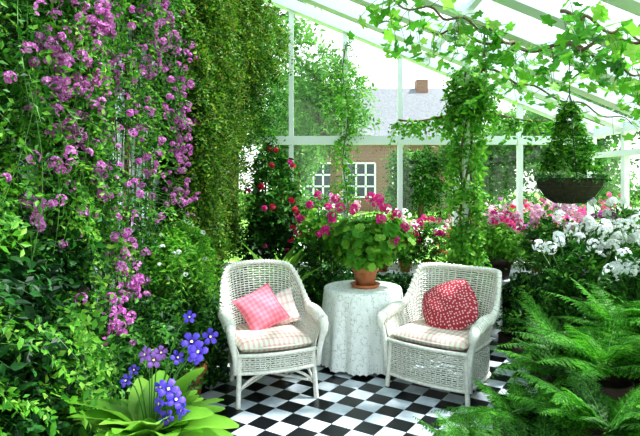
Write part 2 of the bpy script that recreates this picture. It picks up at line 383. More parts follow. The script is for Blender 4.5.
for i in range(110):
    x=R.uniform(-.6,8.5); y=R.uniform(8.0,13.5)
    if 1.7<x<2.9 and y>9.5: continue
    h=R.uniform(.3,.85); bush(m,(x,y,h*.7),(.4,.35,h*.7),50,7,.3,.08,[G_bright,G_tree,G_mid][R.integers(3)],.3,OV)
    mt=[F_white,F_blush,F_pink,F_red,F_mag,F_blush][R.integers(6)]
    for j in range(20):
        p,_=ell(1,(x,y,h*.8),(.42,.38,h*.8),.9,True); umbel(m,p[0],.05,9,.05,mt)
m.build('flower_border')

# ================================================================ LEFT WALL CLIMBERS
def gap(Y,Z):
    return ((Y>2.95)&(Y<4.25)&(Z>1.25)&(Z<2.7)) | ((Y>2.5)&(Y<3.6)&(Z>.55)&(Z<1.2))
def dens(Y,Z):
    d=.55+.55*np.sin(Y*8+np.sin(Z*3)*1.5)*np.cos(Z*2.3+Y)
    d=np.clip(d,.05,1)
    d=np.where(gap(Y,Z),.03+.16*(np.sin(Z*9+Y*4)>.55),d)
    return d
def wallpts(n,y0,y1,z0,z1,xo=.03,xs=.13,gp=True):
    Y=R.uniform(y0,y1,n*3);Z=R.uniform(z0,z1,n*3)
    k=(R.uniform(size=n*3)<dens(Y,Z)) if gp else np.ones(n*3,bool)
    Y=Y[k][:n];Z=Z[k][:n]; X=XL+xo+R.uniform(size=len(Y))**1.3*xs*(1+.5*np.sin(Y*6+Z*3))
    return np.stack([X,Y,Z],1)
def wd(n,o=.6,dz=.1,s=.5):
    D=np.tile([o,0,dz],(n,1))+rnd(n)*s; D[:,0]=np.abs(D[:,0]); return D
m=MB()
P=wallpts(4600,1.6,4.2,.0,3.8,.02,.11); sprigs(m,P,wd(len(P)),.13,11,.034,G_mid,.6,RH,1.1)
P=wallpts(2100,1.6,4.2,.2,3.8,.02,.15); sprigs(m,P,wd(len(P),.7),.14,11,.034,G_bright,.7,RH,1.1)
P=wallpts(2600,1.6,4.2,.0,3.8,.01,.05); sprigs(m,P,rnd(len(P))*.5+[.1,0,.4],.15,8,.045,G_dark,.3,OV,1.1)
for i in range(50):
    y=R.uniform(1.9,4.1); z=np.linspace(0.0,R.uniform(2.8,3.8),30)
    m.tube(np.stack([XL+.03+.02*np.sin(z*5+i),y+.06*np.sin(z*3+i)+.03*np.cumsum(R.normal(size=30))*.3,z],1),.005,M_bark,5)
for i in range(80):
    y=R.uniform(1.9,4.1); z0=R.uniform(1.2,3.4); Lg=R.uniform(.5,1.2); k=18; zz=np.linspace(z0,z0-Lg,k)
    if gap(np.array([y]),np.array([z0-Lg*.5]))[0] and R.uniform()<.6: continue
    x=XL+.17+R.uniform(0,.09)+.04*np.sin(zz*4+i)
    p=np.stack([x,y+.05*np.sin(zz*4+i)+.1*(z0-zz)*R.normal(),zz],1); m.tube(p,.002,M_stem,4,caps=False)
    sprigs(m,p,rnd(k)*.8+[.4,0,-.3],.09,7,.032,G_bright if i%2 else G_mid,.6)
def blossom(mb,y,z,n,sy,sz,mt=F_pink,r=.019,xo=.27,fs=.024):
    for i in range(n):
        yy=y+R.normal()*sy; zz=z+R.normal()*sz; c=(XL+xo+R.uniform(-.08,.04),yy,zz)
        umbel(mb,c,r*R.uniform(.55,1.45),10,fs*R.uniform(.8,1.15),mt); stemto(mb,(XL+.05,yy+.03,zz+.05),c,.0015,n=3)
for y,z,n,sy,sz in [(2.45,2.38,32,.13,.08),(2.55,2.22,30,.14,.09),(2.42,2.05,26,.14,.09),(2.25,2.1,24,.2,.2),(2.35,1.85,20,.16,.12),(2.15,1.95,18,.14,.16),
    (3.0,2.68,22,.28,.08),(3.5,2.62,24,.25,.12),(3.9,2.5,42,.26,.15),(4.15,2.25,46,.26,.15),(4.0,2.02,40,.26,.15),(4.15,1.75,34,.22,.14),
    (3.4,1.85,16,.16,.15),(2.95,1.22,22,.09,.10),(3.0,1.02,18,.08,.10),(2.85,.88,14,.07,.08),(3.1,2.1,14,.18,.22),(2.1,2.35,18,.14,.14),(2.7,1.95,16,.16,.20),(2.6,1.6,16,.2,.18),(3.4,2.35,14,.18,.14),
    (2.15,1.6,16,.18,.2),(2.9,1.7,14,.2,.2),(3.8,1.45,18,.25,.12),(4.3,1.5,14,.2,.1),(2.5,1.2,12,.2,.15)]:
    blossom(m,y,z,n,sy,sz)
m.build('flowering_climber')

m=MB()
P=wallpts(8500,4.3,6.35,.9,3.95,.03,.24); 
P[:,0]+=np.clip((P[:,2]-1.9)*.16,0,.30)*R.uniform(size=len(P))*np.clip((P[:,1]-4.4)/1.2,0,1.5)
sprigs(m,P,wd(len(P),.45,-.1),.15,12,.036,G_yel,.7,RH,1.15)
P=wallpts(3200,4.3,6.35,.9,3.95,.02,.2); sprigs(m,P,rnd(len(P))*.5+[.4,0,0],.16,10,.042,G_mid,.5,OV,1)
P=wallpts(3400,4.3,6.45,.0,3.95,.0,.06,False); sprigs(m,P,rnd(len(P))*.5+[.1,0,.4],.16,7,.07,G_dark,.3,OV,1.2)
for i in range(30):
    y=R.uniform(4.3,6.3); z=np.linspace(0.0,R.uniform(2.8,3.7),24)
    m.tube(np.stack([XL+.05+.03*np.sin(z*5+i),y+.06*np.sin(z*3+i),z],1),.005,M_bark,5)
for i in range(110):
    y=R.uniform(4.4,6.3); z0=R.uniform(2.2,3.8); Lg=R.uniform(.5,1.3); zz=np.linspace(z0,z0-Lg,14)
    x=XL+.30+R.uniform(0,.36)*((y-3)/3.3)
    pts=np.stack([x+.02*np.sin(zz*7),y+.03*np.sin(zz*5+i),zz],1)
    sprigs(m,pts,rnd(14)*.8+[.3,0,-.3],.09,7,.032,G_yel,.6)
bush(m,(-.75,6.15,3.2),(.42,.22,.55),420,11,.18,.038,G_yel,.8,RH,1.1)
bush(m,(-.72,6.15,2.55),(.32,.2,.5),300,11,.18,.038,G_mid,.8,RH,1.1)
m.build('jasmine_climber')

m=MB()
P=wallpts(1500,1.6,3.3,.0,.8,.03,.22,False); sprigs(m,P,np.abs(rnd(len(P)))*[.8,.3,.2]+[.2,-.1,.1],.18,9,.046,G_mid,.6,OV,.95)
P=wallpts(500,1.6,2.5,.0,1.2,.08,.24,False); sprigs(m,P,np.abs(rnd(len(P)))*[.8,.3,.2]+[.2,-.1,.1],.17,11,.036,G_bright,.8,RH,1.1)
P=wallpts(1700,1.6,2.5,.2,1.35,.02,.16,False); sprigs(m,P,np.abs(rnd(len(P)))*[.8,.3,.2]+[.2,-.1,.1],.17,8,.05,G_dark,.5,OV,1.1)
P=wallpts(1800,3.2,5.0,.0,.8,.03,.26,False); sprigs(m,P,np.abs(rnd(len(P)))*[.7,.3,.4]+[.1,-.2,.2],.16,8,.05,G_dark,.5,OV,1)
P=wallpts(800,3.2,5.0,.0,.8,.15,.22,False); sprigs(m,P,np.abs(rnd(len(P)))*[.7,.3,.4]+[.1,-.2,.2],.16,8,.045,G_mid,.5,OV,1)
m.build('trailing_ivy')
m=MB()
sx,sy=-1.0,4.05
pot(m,(sx+.02,sy,0),.14,.26)
for c,r,n,g in [((sx,sy-.1,1.08),(.20,.34,.26),560,G_bright),((sx,sy,.78),(.18,.3,.22),320,G_mid),((sx,sy,.5),(.15,.3,.22),220,G_mid)]:
    bush(m,c,r,n,11,.18,.052,g,.8,RH,.65)
for i in range(8): stemto(m,(sx,sy,.22),(sx+R.uniform(-.1,.08),sy-.1+R.uniform(-.2,.2),1.1),.005,M_bark)
for i in range(22):
    p,_=ell(1,(sx+.03,sy-.15,1.1),(.2,.32,.25),.85); umbel(m,p[0],.015,6,.02,F_white)
m.build('jasmine_shrub')

# ================================================================ CHAIRS
def sm(a,b,x): 
    t=np.clip((x-a)/(b-a),0,1); return t*t*(3-2*t)
def chair(name,loc,rot,W=.31,H=.90,arm=.60,apz=.24,expo=2.3,braces=True,flat=0):
    m=MB(); sz=.36
    nr=45
    def U(u,w,yf,yb,e):
        u=np.asarray(u,float); a=(u-.5)*2
        th=np.clip(np.abs(a)/.62,0,1)*math.pi/2
        yc=.02
        x=w*np.sin(th)**(2/e); y=yc+(yb-yc)*np.cos(th)**(2/e)
        k=np.clip((np.abs(a)-.62)/.38,0,1)
        y=np.where(np.abs(a)>.62,yc+(yf-yc)*k,y)
        return np.sign(-a)*x,y
    def top(u):
        a=np.abs((np.asarray(u)-.5)*2)
        h=arm+(H-arm)*(1-sm(.28 if not flat else .36,.66,a)) + .02*np.cos(np.clip(a/.3,0,1)*math.pi/2)*(1-flat)
        h=h-.03*sm(.8,1,a)
        x,y=U(u,W+.035,-.30,.31,expo); y=y+ .07*(1-sm(.2,.6,a))
        return np.stack([x,y,h],-1)
    def bot(u,z=sz):
        x,y=U(u,W-.03,-.30,.25,expo); return np.stack([x,y,np.full_like(x,z)],-1)
    def S(u,t):
        b=bot(u); tp=top(u); p=b+(tp-b)*t
        return p
    du=1e-3
    uf=np.linspace(0,1,nr*3+1)
    Tf=nz(S(np.clip(uf+du,0,1),.5)-S(np.clip(uf-du,0,1),.5)); Nf=nz(np.stack([Tf[:,1],-Tf[:,0],0*Tf[:,0]],-1))
    rows=30
    hgt=np.linalg.norm(top(uf)-bot(uf),axis=1)
    for j in range(rows):
        t=(j+.5)/rows; off=.0055*np.cos(math.pi*uf*nr+j*math.pi)
        m.tube(S(uf,t)+Nf*off[:,None],np.clip(hgt/rows*.33,.003,.0060),M_wick,4,caps=False)
    for i in range(nr+1):
        u=np.array([i/nr]); tt=np.linspace(0,1,8)
        p=np.concatenate([S(u,t) for t in tt]); m.tube(p,.0055,M_wick,4,caps=False)
    a=np.abs((uf-.5)*2); rr=.019+.022*sm(.5,.75,a)
    m.tube(top(uf),rr,M_wick,10)
    tt=np.linspace(0,1,900); rp=top(tt); aa=np.abs((tt-.5)*2); rq=.020+.022*sm(.5,.75,aa)
    T2=nz(np.gradient(rp,axis=0)); s1=nz(np.cross(T2,[0,0,1.])); s2=np.cross(s1,T2); ph=tt*2*math.pi*70
    m.tube(rp+(s1*np.cos(ph)[:,None]+s2*np.sin(ph)[:,None])*rq[:,None],.0052,M_wick,4,caps=False)
    for sg,u in ((1,0.),(-1,1.)):
        t0=top(np.array([u]))[0]; 
        q=np.array([t0,t0+[0,-.035,-.02],t0+[0,-.045,-.06],[t0[0]-sg*.01,-.325,.45],[t0[0]-sg*.03,-.32,.36],[t0[0]-sg*.035,-.31,apz]])
        m.tube(q,[.041,.038,.030,.024,.021,.018],M_wick,8)
    def peri(z,grow=0):
        b=bot(np.linspace(0,1,91),z); x0=b[-1,0]; x1=b[0,0]
        xf=np.linspace(x0,x1,32)[1:-1]; yf=-.30-.045*(1-(xf/x1)**2)
        P=np.concatenate([b,np.stack([xf,yf,np.full_like(xf,z)],-1)]); P[:,:2]*=1+grow; return P
    P0=peri(sz); T0=nz(np.roll(P0,-1,0)-np.roll(P0,1,0)); N0=np.stack([T0[:,1],-T0[:,0],0*T0[:,0]],-1)
    nrow=max(6,int((sz-apz)/.015))
    for j in range(nrow):
        z=apz+(sz-apz)*(j+.5)/nrow
        m.tube(peri(z)+N0*(.005*np.cos(np.arange(len(P0))*math.pi/1.0+j*math.pi))[:,None],.0058,M_wick,4,closed=True)
    for i in range(0,len(P0),2): m.tube([peri(apz)[i],P0[i]],.0045,M_wick,4,caps=False)
    m.tube(peri(sz+.005,.03),.015,M_wick,8,closed=True); m.tube(peri(apz,.02),.012,M_wick,8,closed=True)
    c=np.array([[0,0,sz-.005]]); k=len(P0); m.raw(np.concatenate([peri(sz-.005),c]),[(i,(i+1)%k,k) for i in range(k)],M_wick)
    lx=W-.035; L=[(lx,-.29),(-lx,-.29),(lx*.78,.22),(-lx*.78,.22)]
    for x,y in L:
        ex=x*1.06; ey=y*1.1
        zz=np.linspace(sz,0,60)
        f=(sz-zz)/sz; m.tube(np.stack([x+(ex-x)*f,y+(ey-y)*f,zz],1),.019+.0018*np.cos(np.arange(60)*math.pi),M_wick,8)
    if braces:
        def arch(p,q,z0,z1):
            t=np.linspace(0,1,16)[:,None]; pp=A([*p,0])+(A([*q,0])-A([*p,0]))*t; pp[:,2]=z0+(z1-z0)*np.sin(np.pi*t[:,0])**.7
            m.tube(pp,.011,M_wick,6)
        arch(L[0],L[1],.11,apz); arch(L[0],L[2],.11,apz); arch(L[1],L[3],.11,apz); arch(L[2],L[3],.11,apz)
        m.tube([(*L[0],.12),(*L[3],.12)],.010,M_wick,6); m.tube([(*L[1],.12),(*L[2],.12)],.010,M_wick,6)
    n=26; g=np.linspace(-1,1,n); a,b=np.meshgrid(g,g,indexing='ij')
    for s in (1,-1):
        bump=.045*((1-a**6)*(1-b**6)).clip(0)**.35
        x=a*(W-.035)*np.where(b>0,1-.22*b**3,1); y=-.03+b*.275-.03*(1-a*a)*(b<0)*(-b)
        z=sz+.05+s*bump+ (.012*(1-a*a)*(1-b*b) if s>0 else 0)
        v=np.stack([x,y,z],-1).reshape(-1,3); i,j=np.meshgrid(np.arange(n-1),np.arange(n-1),indexing='ij'); q=(i*n+j).ravel()
        f=np.stack([q,q+n,q+n+1,q+1],-1)
        if s<0:f=f[:,::-1]
        m.raw(v,f,M_plaid,True)
    e=[]
    for k in range(80):
        t=2*math.pi*k/80; ca,sb=math.cos(t),math.sin(t); aa=np.sign(ca)*abs(ca)**.35; bb=np.sign(sb)*abs(sb)**.35
        e.append((aa*(W-.035)*(1-.22*bb**3 if bb>0 else 1),-.03+bb*.275-(.03*(1-aa*aa)*(-bb) if bb<0 else 0),sz+.05))
    m.tube(e,.006,M_wick,6,closed=True)
    mw=Matrix.Translation(loc)@Matrix.Rotation(math.radians(rot),4,'Z')
    return m.build(name,mw),mw
def pillow(name,s,th,mw,mt,pinch=.09,rnd_=0):
    m=MB(); n=28; g=np.linspace(-1,1,n); a,b=np.meshgrid(g,g,indexing='ij')
    def sh(a,b):
        x=a*(1-pinch*(1-b*b)); y=b*(1-pinch*(1-a*a))
        xr=a*np.sqrt(1-b*b/2); yr=b*np.sqrt(1-a*a/2)
        return s*(x*(1-rnd_)+xr*rnd_*1.1), s*(y*(1-rnd_)+yr*rnd_*1.1)
    for sg in (1,-1):
        x,y=sh(a,b); z=sg*th*((1-a**2)*(1-b**2)).clip(0)**.5*(1+.06*np.sin(a*7+b*4))
        q=(np.arange(n-1)[:,None]*n+np.arange(n-1)[None]).ravel(); f=np.stack([q,q+n,q+n+1,q+1],-1)
        if sg<0:f=f[:,::-1]
        m.raw(np.stack([x,y,z],-1).reshape(-1,3),f,mt,True)
    e=[(*sh(a_,b_),0) for a_,b_ in [(t,-1) for t in g[:-1]]+[(1,t) for t in g[:-1]]+[(-t,1) for t in g[:-1]]+[(-1,-t) for t in g[:-1]]]
    m.tube(e,.006,mt,6,closed=True)
    return m.build(name,mw)
def Rt(ax,d): return Matrix.Rotation(math.radians(d),4,ax)
c1,w1=chair('wicker_armchair',(-.41,4.26,0),20)
c2,w2=chair('wicker_armchair',(.98,4.34,0),-38,W=.345,H=.87,arm=.57,apz=.10,expo=3.4,flat=1)
pillow('throw_pillow',.165,.06,w1@Matrix.Translation((-.03,.06,.595))@Rt('X',54)@Rt('Z',24),M_pinkc)
pillow('throw_pillow',.14,.04,w1@Matrix.Translation((.13,.12,.57))@Rt('Z',-30)@Rt('X',60)@Rt('Z',24),M_plaid2)
pillow('throw_pillow',.205,.085,w2@Matrix.Translation((.03,.03,.61))@Rt('X',54)@Rt('Z',30),M_dot,.04,.65)

# ================================================================ TABLE
TX,TY,TH=.375,4.84,.67
m=MB(); n=192; th=np.linspace(0,2*math.pi,n,endpoint=False)
rings=[(0.02,TH+.004,0),(.2,TH+.004,0),(.32,TH+.004,0),(.336,TH-.002,0),(.343,TH-.02,0)]+[(.345+.04*q,TH-.02-(TH-.04)*q,q) for q in np.linspace(.06,1,16)]
V=[]
for r,z,q in rings:
    rr=r+q**.8*(.022*np.cos(11*th+.6*np.sin(2*th))+.012*np.cos(17*th+1))
    zz=z+(.012*np.abs(np.sin(24*th)) if q==1 else 0*th)
    V.append(np.stack([rr*np.cos(th),rr*np.sin(th),zz+0*th],-1))
V=np.concatenate(V); i=np.arange(len(rings)-1)[:,None]; j=np.arange(n)[None]; j2=(j+1)%n
m.raw(V,np.stack([(i+1)*n+j,(i+1)*n+j2,i*n+j2,i*n+j],-1).reshape(-1,4),M_lace,True)
m.lathe([(0,TH-.03),(.325,TH-.03),(.325,TH-.002),(0,TH)],(0,0,0),M_wood,48)
m.tube([(0,0,.04),(0,0,TH-.03)],.035,M_wood,12); m.lathe([(0,0),(.2,0),(.2,.03),(.05,.06),(0,.06)],(0,0,0),M_wood)
m.build('lace_covered_table',Matrix.Translation((TX,TY,0)))
def geranium(mb,c,r,n,fl,ls=.075,mg=G_bright,mf=F_mag,umR=.045,fs=.034,npot=.1,base=None):
    c=A(c); base=A(base)
    P,d=ell(n,c,r,.45); d2=nz(d+[0,0,.6]+rnd(n)*.35)
    dr=nz(d*[1,1,.2]+rnd(n)*.4); mb.inst(GER,P,dr,d2,ls*R.uniform(.6,1.2,n),mg,zprim=True)
    for k in range(0,n,3):
        t=np.linspace(0,1,5)[:,None]; mid=(base+P[k])/2+[0,0,.03]; p=(1-t)**2*base+2*t*(1-t)*mid+t*t*P[k]; mb.tube(p,.0025,M_stem,4,caps=False)
    for q in fl:
        q=A(q); t=np.linspace(0,1,5)[:,None]; mb.tube((1-t)*c+t*q,.0025,M_stem,4,caps=False); umbel(mb,q,umR,26,fs,mf)
m=MB(); z=TH+.006; pot(m,(TX+.02,TY-.03,z),.115,.19,M_terra,True)
pc=A([TX+.02,TY-.03,z+.17])
fl=[(.28,4.65,1.36),(.17,4.7,1.37),(.1,4.65,1.30),(.48,4.6,1.40),(.56,4.7,1.36),(.66,4.75,1.31),(.44,4.75,1.46),(.52,4.85,1.44),(.36,4.6,1.12),(.05,4.75,1.17),(.72,4.7,1.2),(.62,4.6,1.10),(.5,4.55,1.28)]
geranium(m,(.42,4.82,1.12),(.38,.30,.21),600,fl,.08,base=pc)
geranium(m,(.40,4.80,.95),(.24,.2,.1),150,[],.075,base=pc)
m.build('potted_geranium')

# ================================================================ plants along back
m=MB()
for x in np.arange(-.85,3.0,.28):
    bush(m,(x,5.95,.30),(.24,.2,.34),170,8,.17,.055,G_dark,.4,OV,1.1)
    if R.uniform()<.7: bush(m,(x+.1,5.85,.42),(.18,.16,.25),60,8,.16,.05,G_mid,.5,OV)
m.build('border_foliage')
m=MB()
pot(m,(-.62,5.75,0),.17,.3)
for a in range(5): stemto(m,(-.62,5.75,.25),(-.55+R.uniform(-.15,.2),5.8+R.uniform(-.1,.1),1.6),.01,M_bark)
bush(m,(-.50,5.8,1.45),(.26,.25,.58),360,8,.17,.06,G_mid,.35,OV,1.1)
bush(m,(-.55,5.75,.9),(.30,.26,.4),300,8,.18,.06,G_dark,.35,OV,1.1)
for i in range(26):
    p,d=ell(1,(-.48,5.65,1.35),(.28,.22,.6),.93); umbel(m,p[0],.024,12,.038,F_red if i%3 else F_mag)
m.build('camellia_shrub')
m=MB()
pot(m,(-.42,5.15,0),.15,.28)
n=26; a=np.linspace(0,6.28*3,n); D=np.stack([np.cos(a)*.4,np.sin(a)*.4,np.full(n,1.)],1)+rnd(n)*.12
m.inst(blade(10,.40,.085,.03,None,.004),np.tile([-.42,5.15,.25],(n,1))+rnd(n)*[.05,.05,0],D,np.stack([-np.cos(a),-np.sin(a),np.full(n,.5)],1),R.uniform(.55,.85,n),G_lime,1.1)
m.build('potted_aspidistra')
m=MB()
pot(m,(.02,5.6,.0),.14,.26)
bush(m,(.0,5.6,.75),(.24,.2,.35),260,9,.17,.055,G_mid,.5,OV)
geranium(m,(-.02,5.6,1.15),(.24,.2,.22),170,[(-.1,5.45,1.36),(.08,5.4,1.34),(-.2,5.5,1.22),(.12,5.4,1.2),(-.02,5.4,1.08),(-.22,5.5,1.08),(-.02,5.5,1.46),(.15,5.45,1.42)],.07,base=(.02,5.6,.24),umR=.04)
m.build('potted_geranium')
m=MB()
z=np.linspace(.56,3.2,50); pts=np.stack([.295+.03*np.sin(z*6),6.40+.02*np.cos(z*6),z],1); m.tube(pts,.006,M_bark,5)
P=pts[R.integers(0,50,220)]; sprigs(m,P,rnd(220)*[1,.35,.5]+[0,-.2,.1],R.uniform(.08,.2,220),9,.042,G_bright,.5,OV)
bush(m,(.32,6.3,2.6),(.34,.1,.36),60,9,.16,.042,G_bright,.5,OV)
m.build('mullion_climber')
def sillpot(name,x,leaf,fm,h=.3,r=.16,nf=10,pm=M_terra,y=6.33,z=.56,pr=.075):
    m=MB(); pot(m,(x,y,z),pr,.13,pm)
    bush(m,(x,y-.03,z+.13+h*.5),(r,.13,h*.55),130,8,.12,.045,leaf,.5,OV)
    for i in range(nf):
        p,_=ell(1,(x,y-.08,z+.15+h*.6),(r*1.05,.14,h*.6),.93,True); umbel(m,p[0],.032,12,.032,fm)
    m.build(name)
sillpot('potted_pelargonium',.72,G_mid,F_mag,.3)
sillpot('potted_pelargonium',.98,G_bright,F_red,.28,.16,12)
sillpot('potted_pelargonium',1.25,G_mid,F_mag,.42,.19,18)
sillpot('potted_pelargonium',1.75,G_bright,F_blush,.42,.19,18)
sillpot('potted_pelargonium',2.1,G_mid,F_mag,.38,.2,16)
sillpot('potted_pelargonium',2.5,G_bright,F_pink,.38,.2,16)
sillpot('potted_pelargonium',2.85,G_mid,F_white,.35,.2,14)
m=MB(); px_,py_=1.86,5.75
m.lathe([(0,0),(.15,0),(.15,.04),(.05,.08),(.04,.5),(.12,.56),(.12,.58),(0,.58)],(px_,py_,0),M_white)
pot(m,(px_,py_,.58),.15,.22,M_darkpot)
bush(m,(px_,py_,1.0),(.26,.22,.18),240,8,.13,.05,G_bright,.6,OV)
for i in range(44):
    p,_=ell(1,(px_,py_-.02,1.05),(.3,.26,.22),.93,True); umbel(m,p[0],.035,15,.03,F_blush if i%2 else F_mag)
m.build('potted_pelargonium')
# vine column
m=MB(); cx,cy=1.46,5.5
m.beam((cx,cy,0),(cx,cy,rz(cx)-.07),.06,.06,M_white,(0,1,0))
z=np.linspace(0,2.7,60)
for ph in (0,2.1,4.2): m.tube(np.stack([cx+.055*np.cos(z*4+ph),cy+.055*np.sin(z*4+ph),z],1),.012,M_bark,6)
n=620; zz=R.uniform(.3,2.75,n); a=R.uniform(0,6.28,n); rr=R.uniform(.04,.11,n)
sprigs(m,np.stack([cx+rr*np.cos(a),cy+rr*np.sin(a),zz],1),np.stack([np.cos(a),np.sin(a),R.normal(size=n)*.5],1),.13,7,.055,G_bright,.8,OV,1.2)
bush(m,(cx+.05,cy,2.42),(.26,.2,.25),110,8,.16,.06,G_bright,.6,OV,1.2)
bush(m,(cx-.05,cy-.1,.55),(.28,.22,.35),220,8,.18,.06,G_bright,.5,OV,1.1)
for xx in np.linspace(.8,2.3,18): bush(m,(xx,5.6,2.24+.06*math.sin(xx*5)),(.1,.08,.07),8,7,.14,.055,G_bright,.9,OV,1.2)
m.tube([(x,5.6,2.26+.05*math.sin(x*5)) for x in np.linspace(.8,2.3,20)],.01,M_bark,6)
m.build('climbing_vine_post')
m=MB()
def vine(pts,r,nl,drop=.25,ls=.11):
    pts=A(pts); t=np.linspace(0,len(pts)-1,len(pts)*8); k=np.minimum(t.astype(int),len(pts)-2); f=(t-k)[:,None]
    p=pts[k]*(1-f)+pts[k+1]*f; p=p+np.stack([.025*np.sin(t*5),.02*np.cos(t*4),.03*np.sin(t*7+1)],1)
    m.tube(p,np.linspace(r,r*.4,len(p)),M_bark,7)
    b=p[R.integers(0,len(p),nl)]; o=rnd(nl)*[.10,.10,.06]+[0,0,-.02]; o[:,2]-=R.uniform(0,1,nl)**2*drop; q=b+o
    for i in range(0,nl,2): m.tube([b[i],(b[i]+q[i])/2+[0,0,.02],q[i]],.002,M_stem,4,caps=False)
    m.inst(GRAPE,q,rnd(nl)*[1,1,.3]+[0,0,-.6],rnd(nl)*.5+[0,-.3,.7],ls*R.uniform(.5,1.2,nl),G_bright)
vine([(1.48,5.5,2.55),(1.55,5.0,2.66),(1.62,4.5,2.68),(1.85,4.0,2.58),(2.0,3.6,2.52),(2.1,3.1,2.46)],.022,130,.3)
vine([(1.6,4.5,2.70),(1.3,4.2,2.74),(1.05,4.1,2.80),(.7,4.0,2.86),(.4,3.9,2.94)],.014,90,.22)
vine([(1.62,4.6,2.72),(1.15,4.7,2.86),(.8,4.8,2.95),(.5,4.9,3.0)],.012,60,.25,.1)
vine([(1.85,4.1,2.62),(2.2,4.1,2.49),(2.5,4.2,2.36),(2.8,4.2,2.24)],.012,70,.2)
vine([(1.45,3.3,2.60),(1.6,3.25,2.54),(1.8,3.2,2.46),(2.0,3.1,2.36)],.012,60,.12)
vine([(1.6,5.2,2.64),(2.1,5.3,2.48),(2.6,5.3,2.30),(3.0,5.3,2.15)],.012,36,.2,.1)
for (x,y,z,l) in [(1.25,4.2,2.76,.45),(1.0,4.1,2.80,.3),(1.75,4.2,2.62,.35),(2.35,4.1,2.42,.3)]:
    vine([(x,y,z),(x+.02,y-.02,z-l*.5),(x,y,z-l)],.004,14,.03,.085)
m.build('grape_vine')
# hanging basket
m=MB(); bx,by,bz=1.95,4.3,1.62
m.lathe([(0,-.20),(.10,-.19),(.18,-.14),(.235,-.06),(.25,0),(.235,.0),(.22,-.03)],(bx,by,bz),M_moss)
m.lathe([(.23,-.02),(0,.0)],(bx,by,bz),M_soil)
for r,zq in ((.254,0),(.240,-.06),(.188,-.14)):
    m.tube([(bx+r*math.cos(a),by+r*math.sin(a),bz+zq) for a in np.linspace(0,6.28,40,endpoint=False)],.004,M_metal,5,closed=True)
for k in range(14):
    a=k/14*6.283; m.tube([(bx+r*1.01*math.cos(a),by+r*1.01*math.sin(a),bz+zq) for r,zq in ((.254,0),(.24,-.06),(.188,-.14),(.10,-.195))],.003,M_metal,4)
for k in range(3):
    a=k*2.094+.3; m.tube([(bx+.25*math.cos(a),by+.25*math.sin(a),bz),(bx,by,bz+.66)],.004,M_metal,5)
m.tube([(bx,by,bz+.66),(bx,by,rz(bx)-.07)],.004,M_metal,5)
n=560; h=R.uniform(0,1,n)**1.3; a=R.uniform(0,6.28,n); rr=.215*(1-h)**1.1*R.uniform(.4,1,n)+.01
P=np.stack([bx+rr*np.cos(a),by+rr*np.sin(a),bz+.04+h*.52],1); D=np.stack([np.cos(a)*.7,np.sin(a)*.7,R.normal(size=n)*.3+.9],1)
sprigs(m,P[:280],D[:280],.075,8,.032,G_mid,.5,OV,1); sprigs(m,P[280:],D[280:],.085,8,.034,G_bright,.5,OV,1)
a=R.uniform(0,6.28,60); sprigs(m,np.stack([bx+.20*np.cos(a),by+.20*np.sin(a),np.full(60,bz+.02)],1),np.stack([np.cos(a),np.sin(a),.5+0*a],1),.08,7,.028,G_mid,.9,OV,1)
m.build('hanging_basket')

# ================================================================ right bed
m=MB(); m.box((1.75,1.2,.0),(3.15,5.4,.12),M_soil); m.build('planting_bed')
m=MB()
for i in range(38):
    x=R.uniform(1.95,2.85); y=R.uniform(3.9,5.5); hh=R.uniform(.4,.72)
    bush(m,(x,y,hh*.6),(.25,.25,hh*.6),95,8,.18,.055,[G_mid,G_dark,G_bright][R.integers(3)],.4,OV)
m.build('mixed_foliage')
def phlox(name,x,y,h,nf,fm=F_white,um=.062,fs=.032,sp=.18):
    m=MB()
    bush(m,(x,y,h*.5+.1),(.25,.25,h*.48),280,8,.18,.065,G_mid,.4,OV,.9)
    for i in range(nf):
        p=A([x+R.normal()*sp,y+R.normal()*.15,h+R.normal()*.08]); m.tube([(x+R.normal()*.05,y,.12),(A([x,y,.5])+p)/2,p],.004,M_stem,4)
        umbel(m,p,um*R.uniform(.6,1.25),32,fs,fm)
    m.build(name)
phlox('white_hydrangea',2.12,4.5,1.02,14)
phlox('white_hydrangea',2.50,4.75,1.15,14)
phlox('white_hydrangea',2.42,4.1,1.02,13)
phlox('white_hydrangea',2.62,4.3,1.20,13)
phlox('white_hydrangea',2.80,5.1,1.32,12,F_white,.045)
phlox('pink_phlox',2.25,5.4,1.25,14,F_blush,.05)
phlox('pink_phlox',2.65,5.4,1.2,10,F_pink,.045)
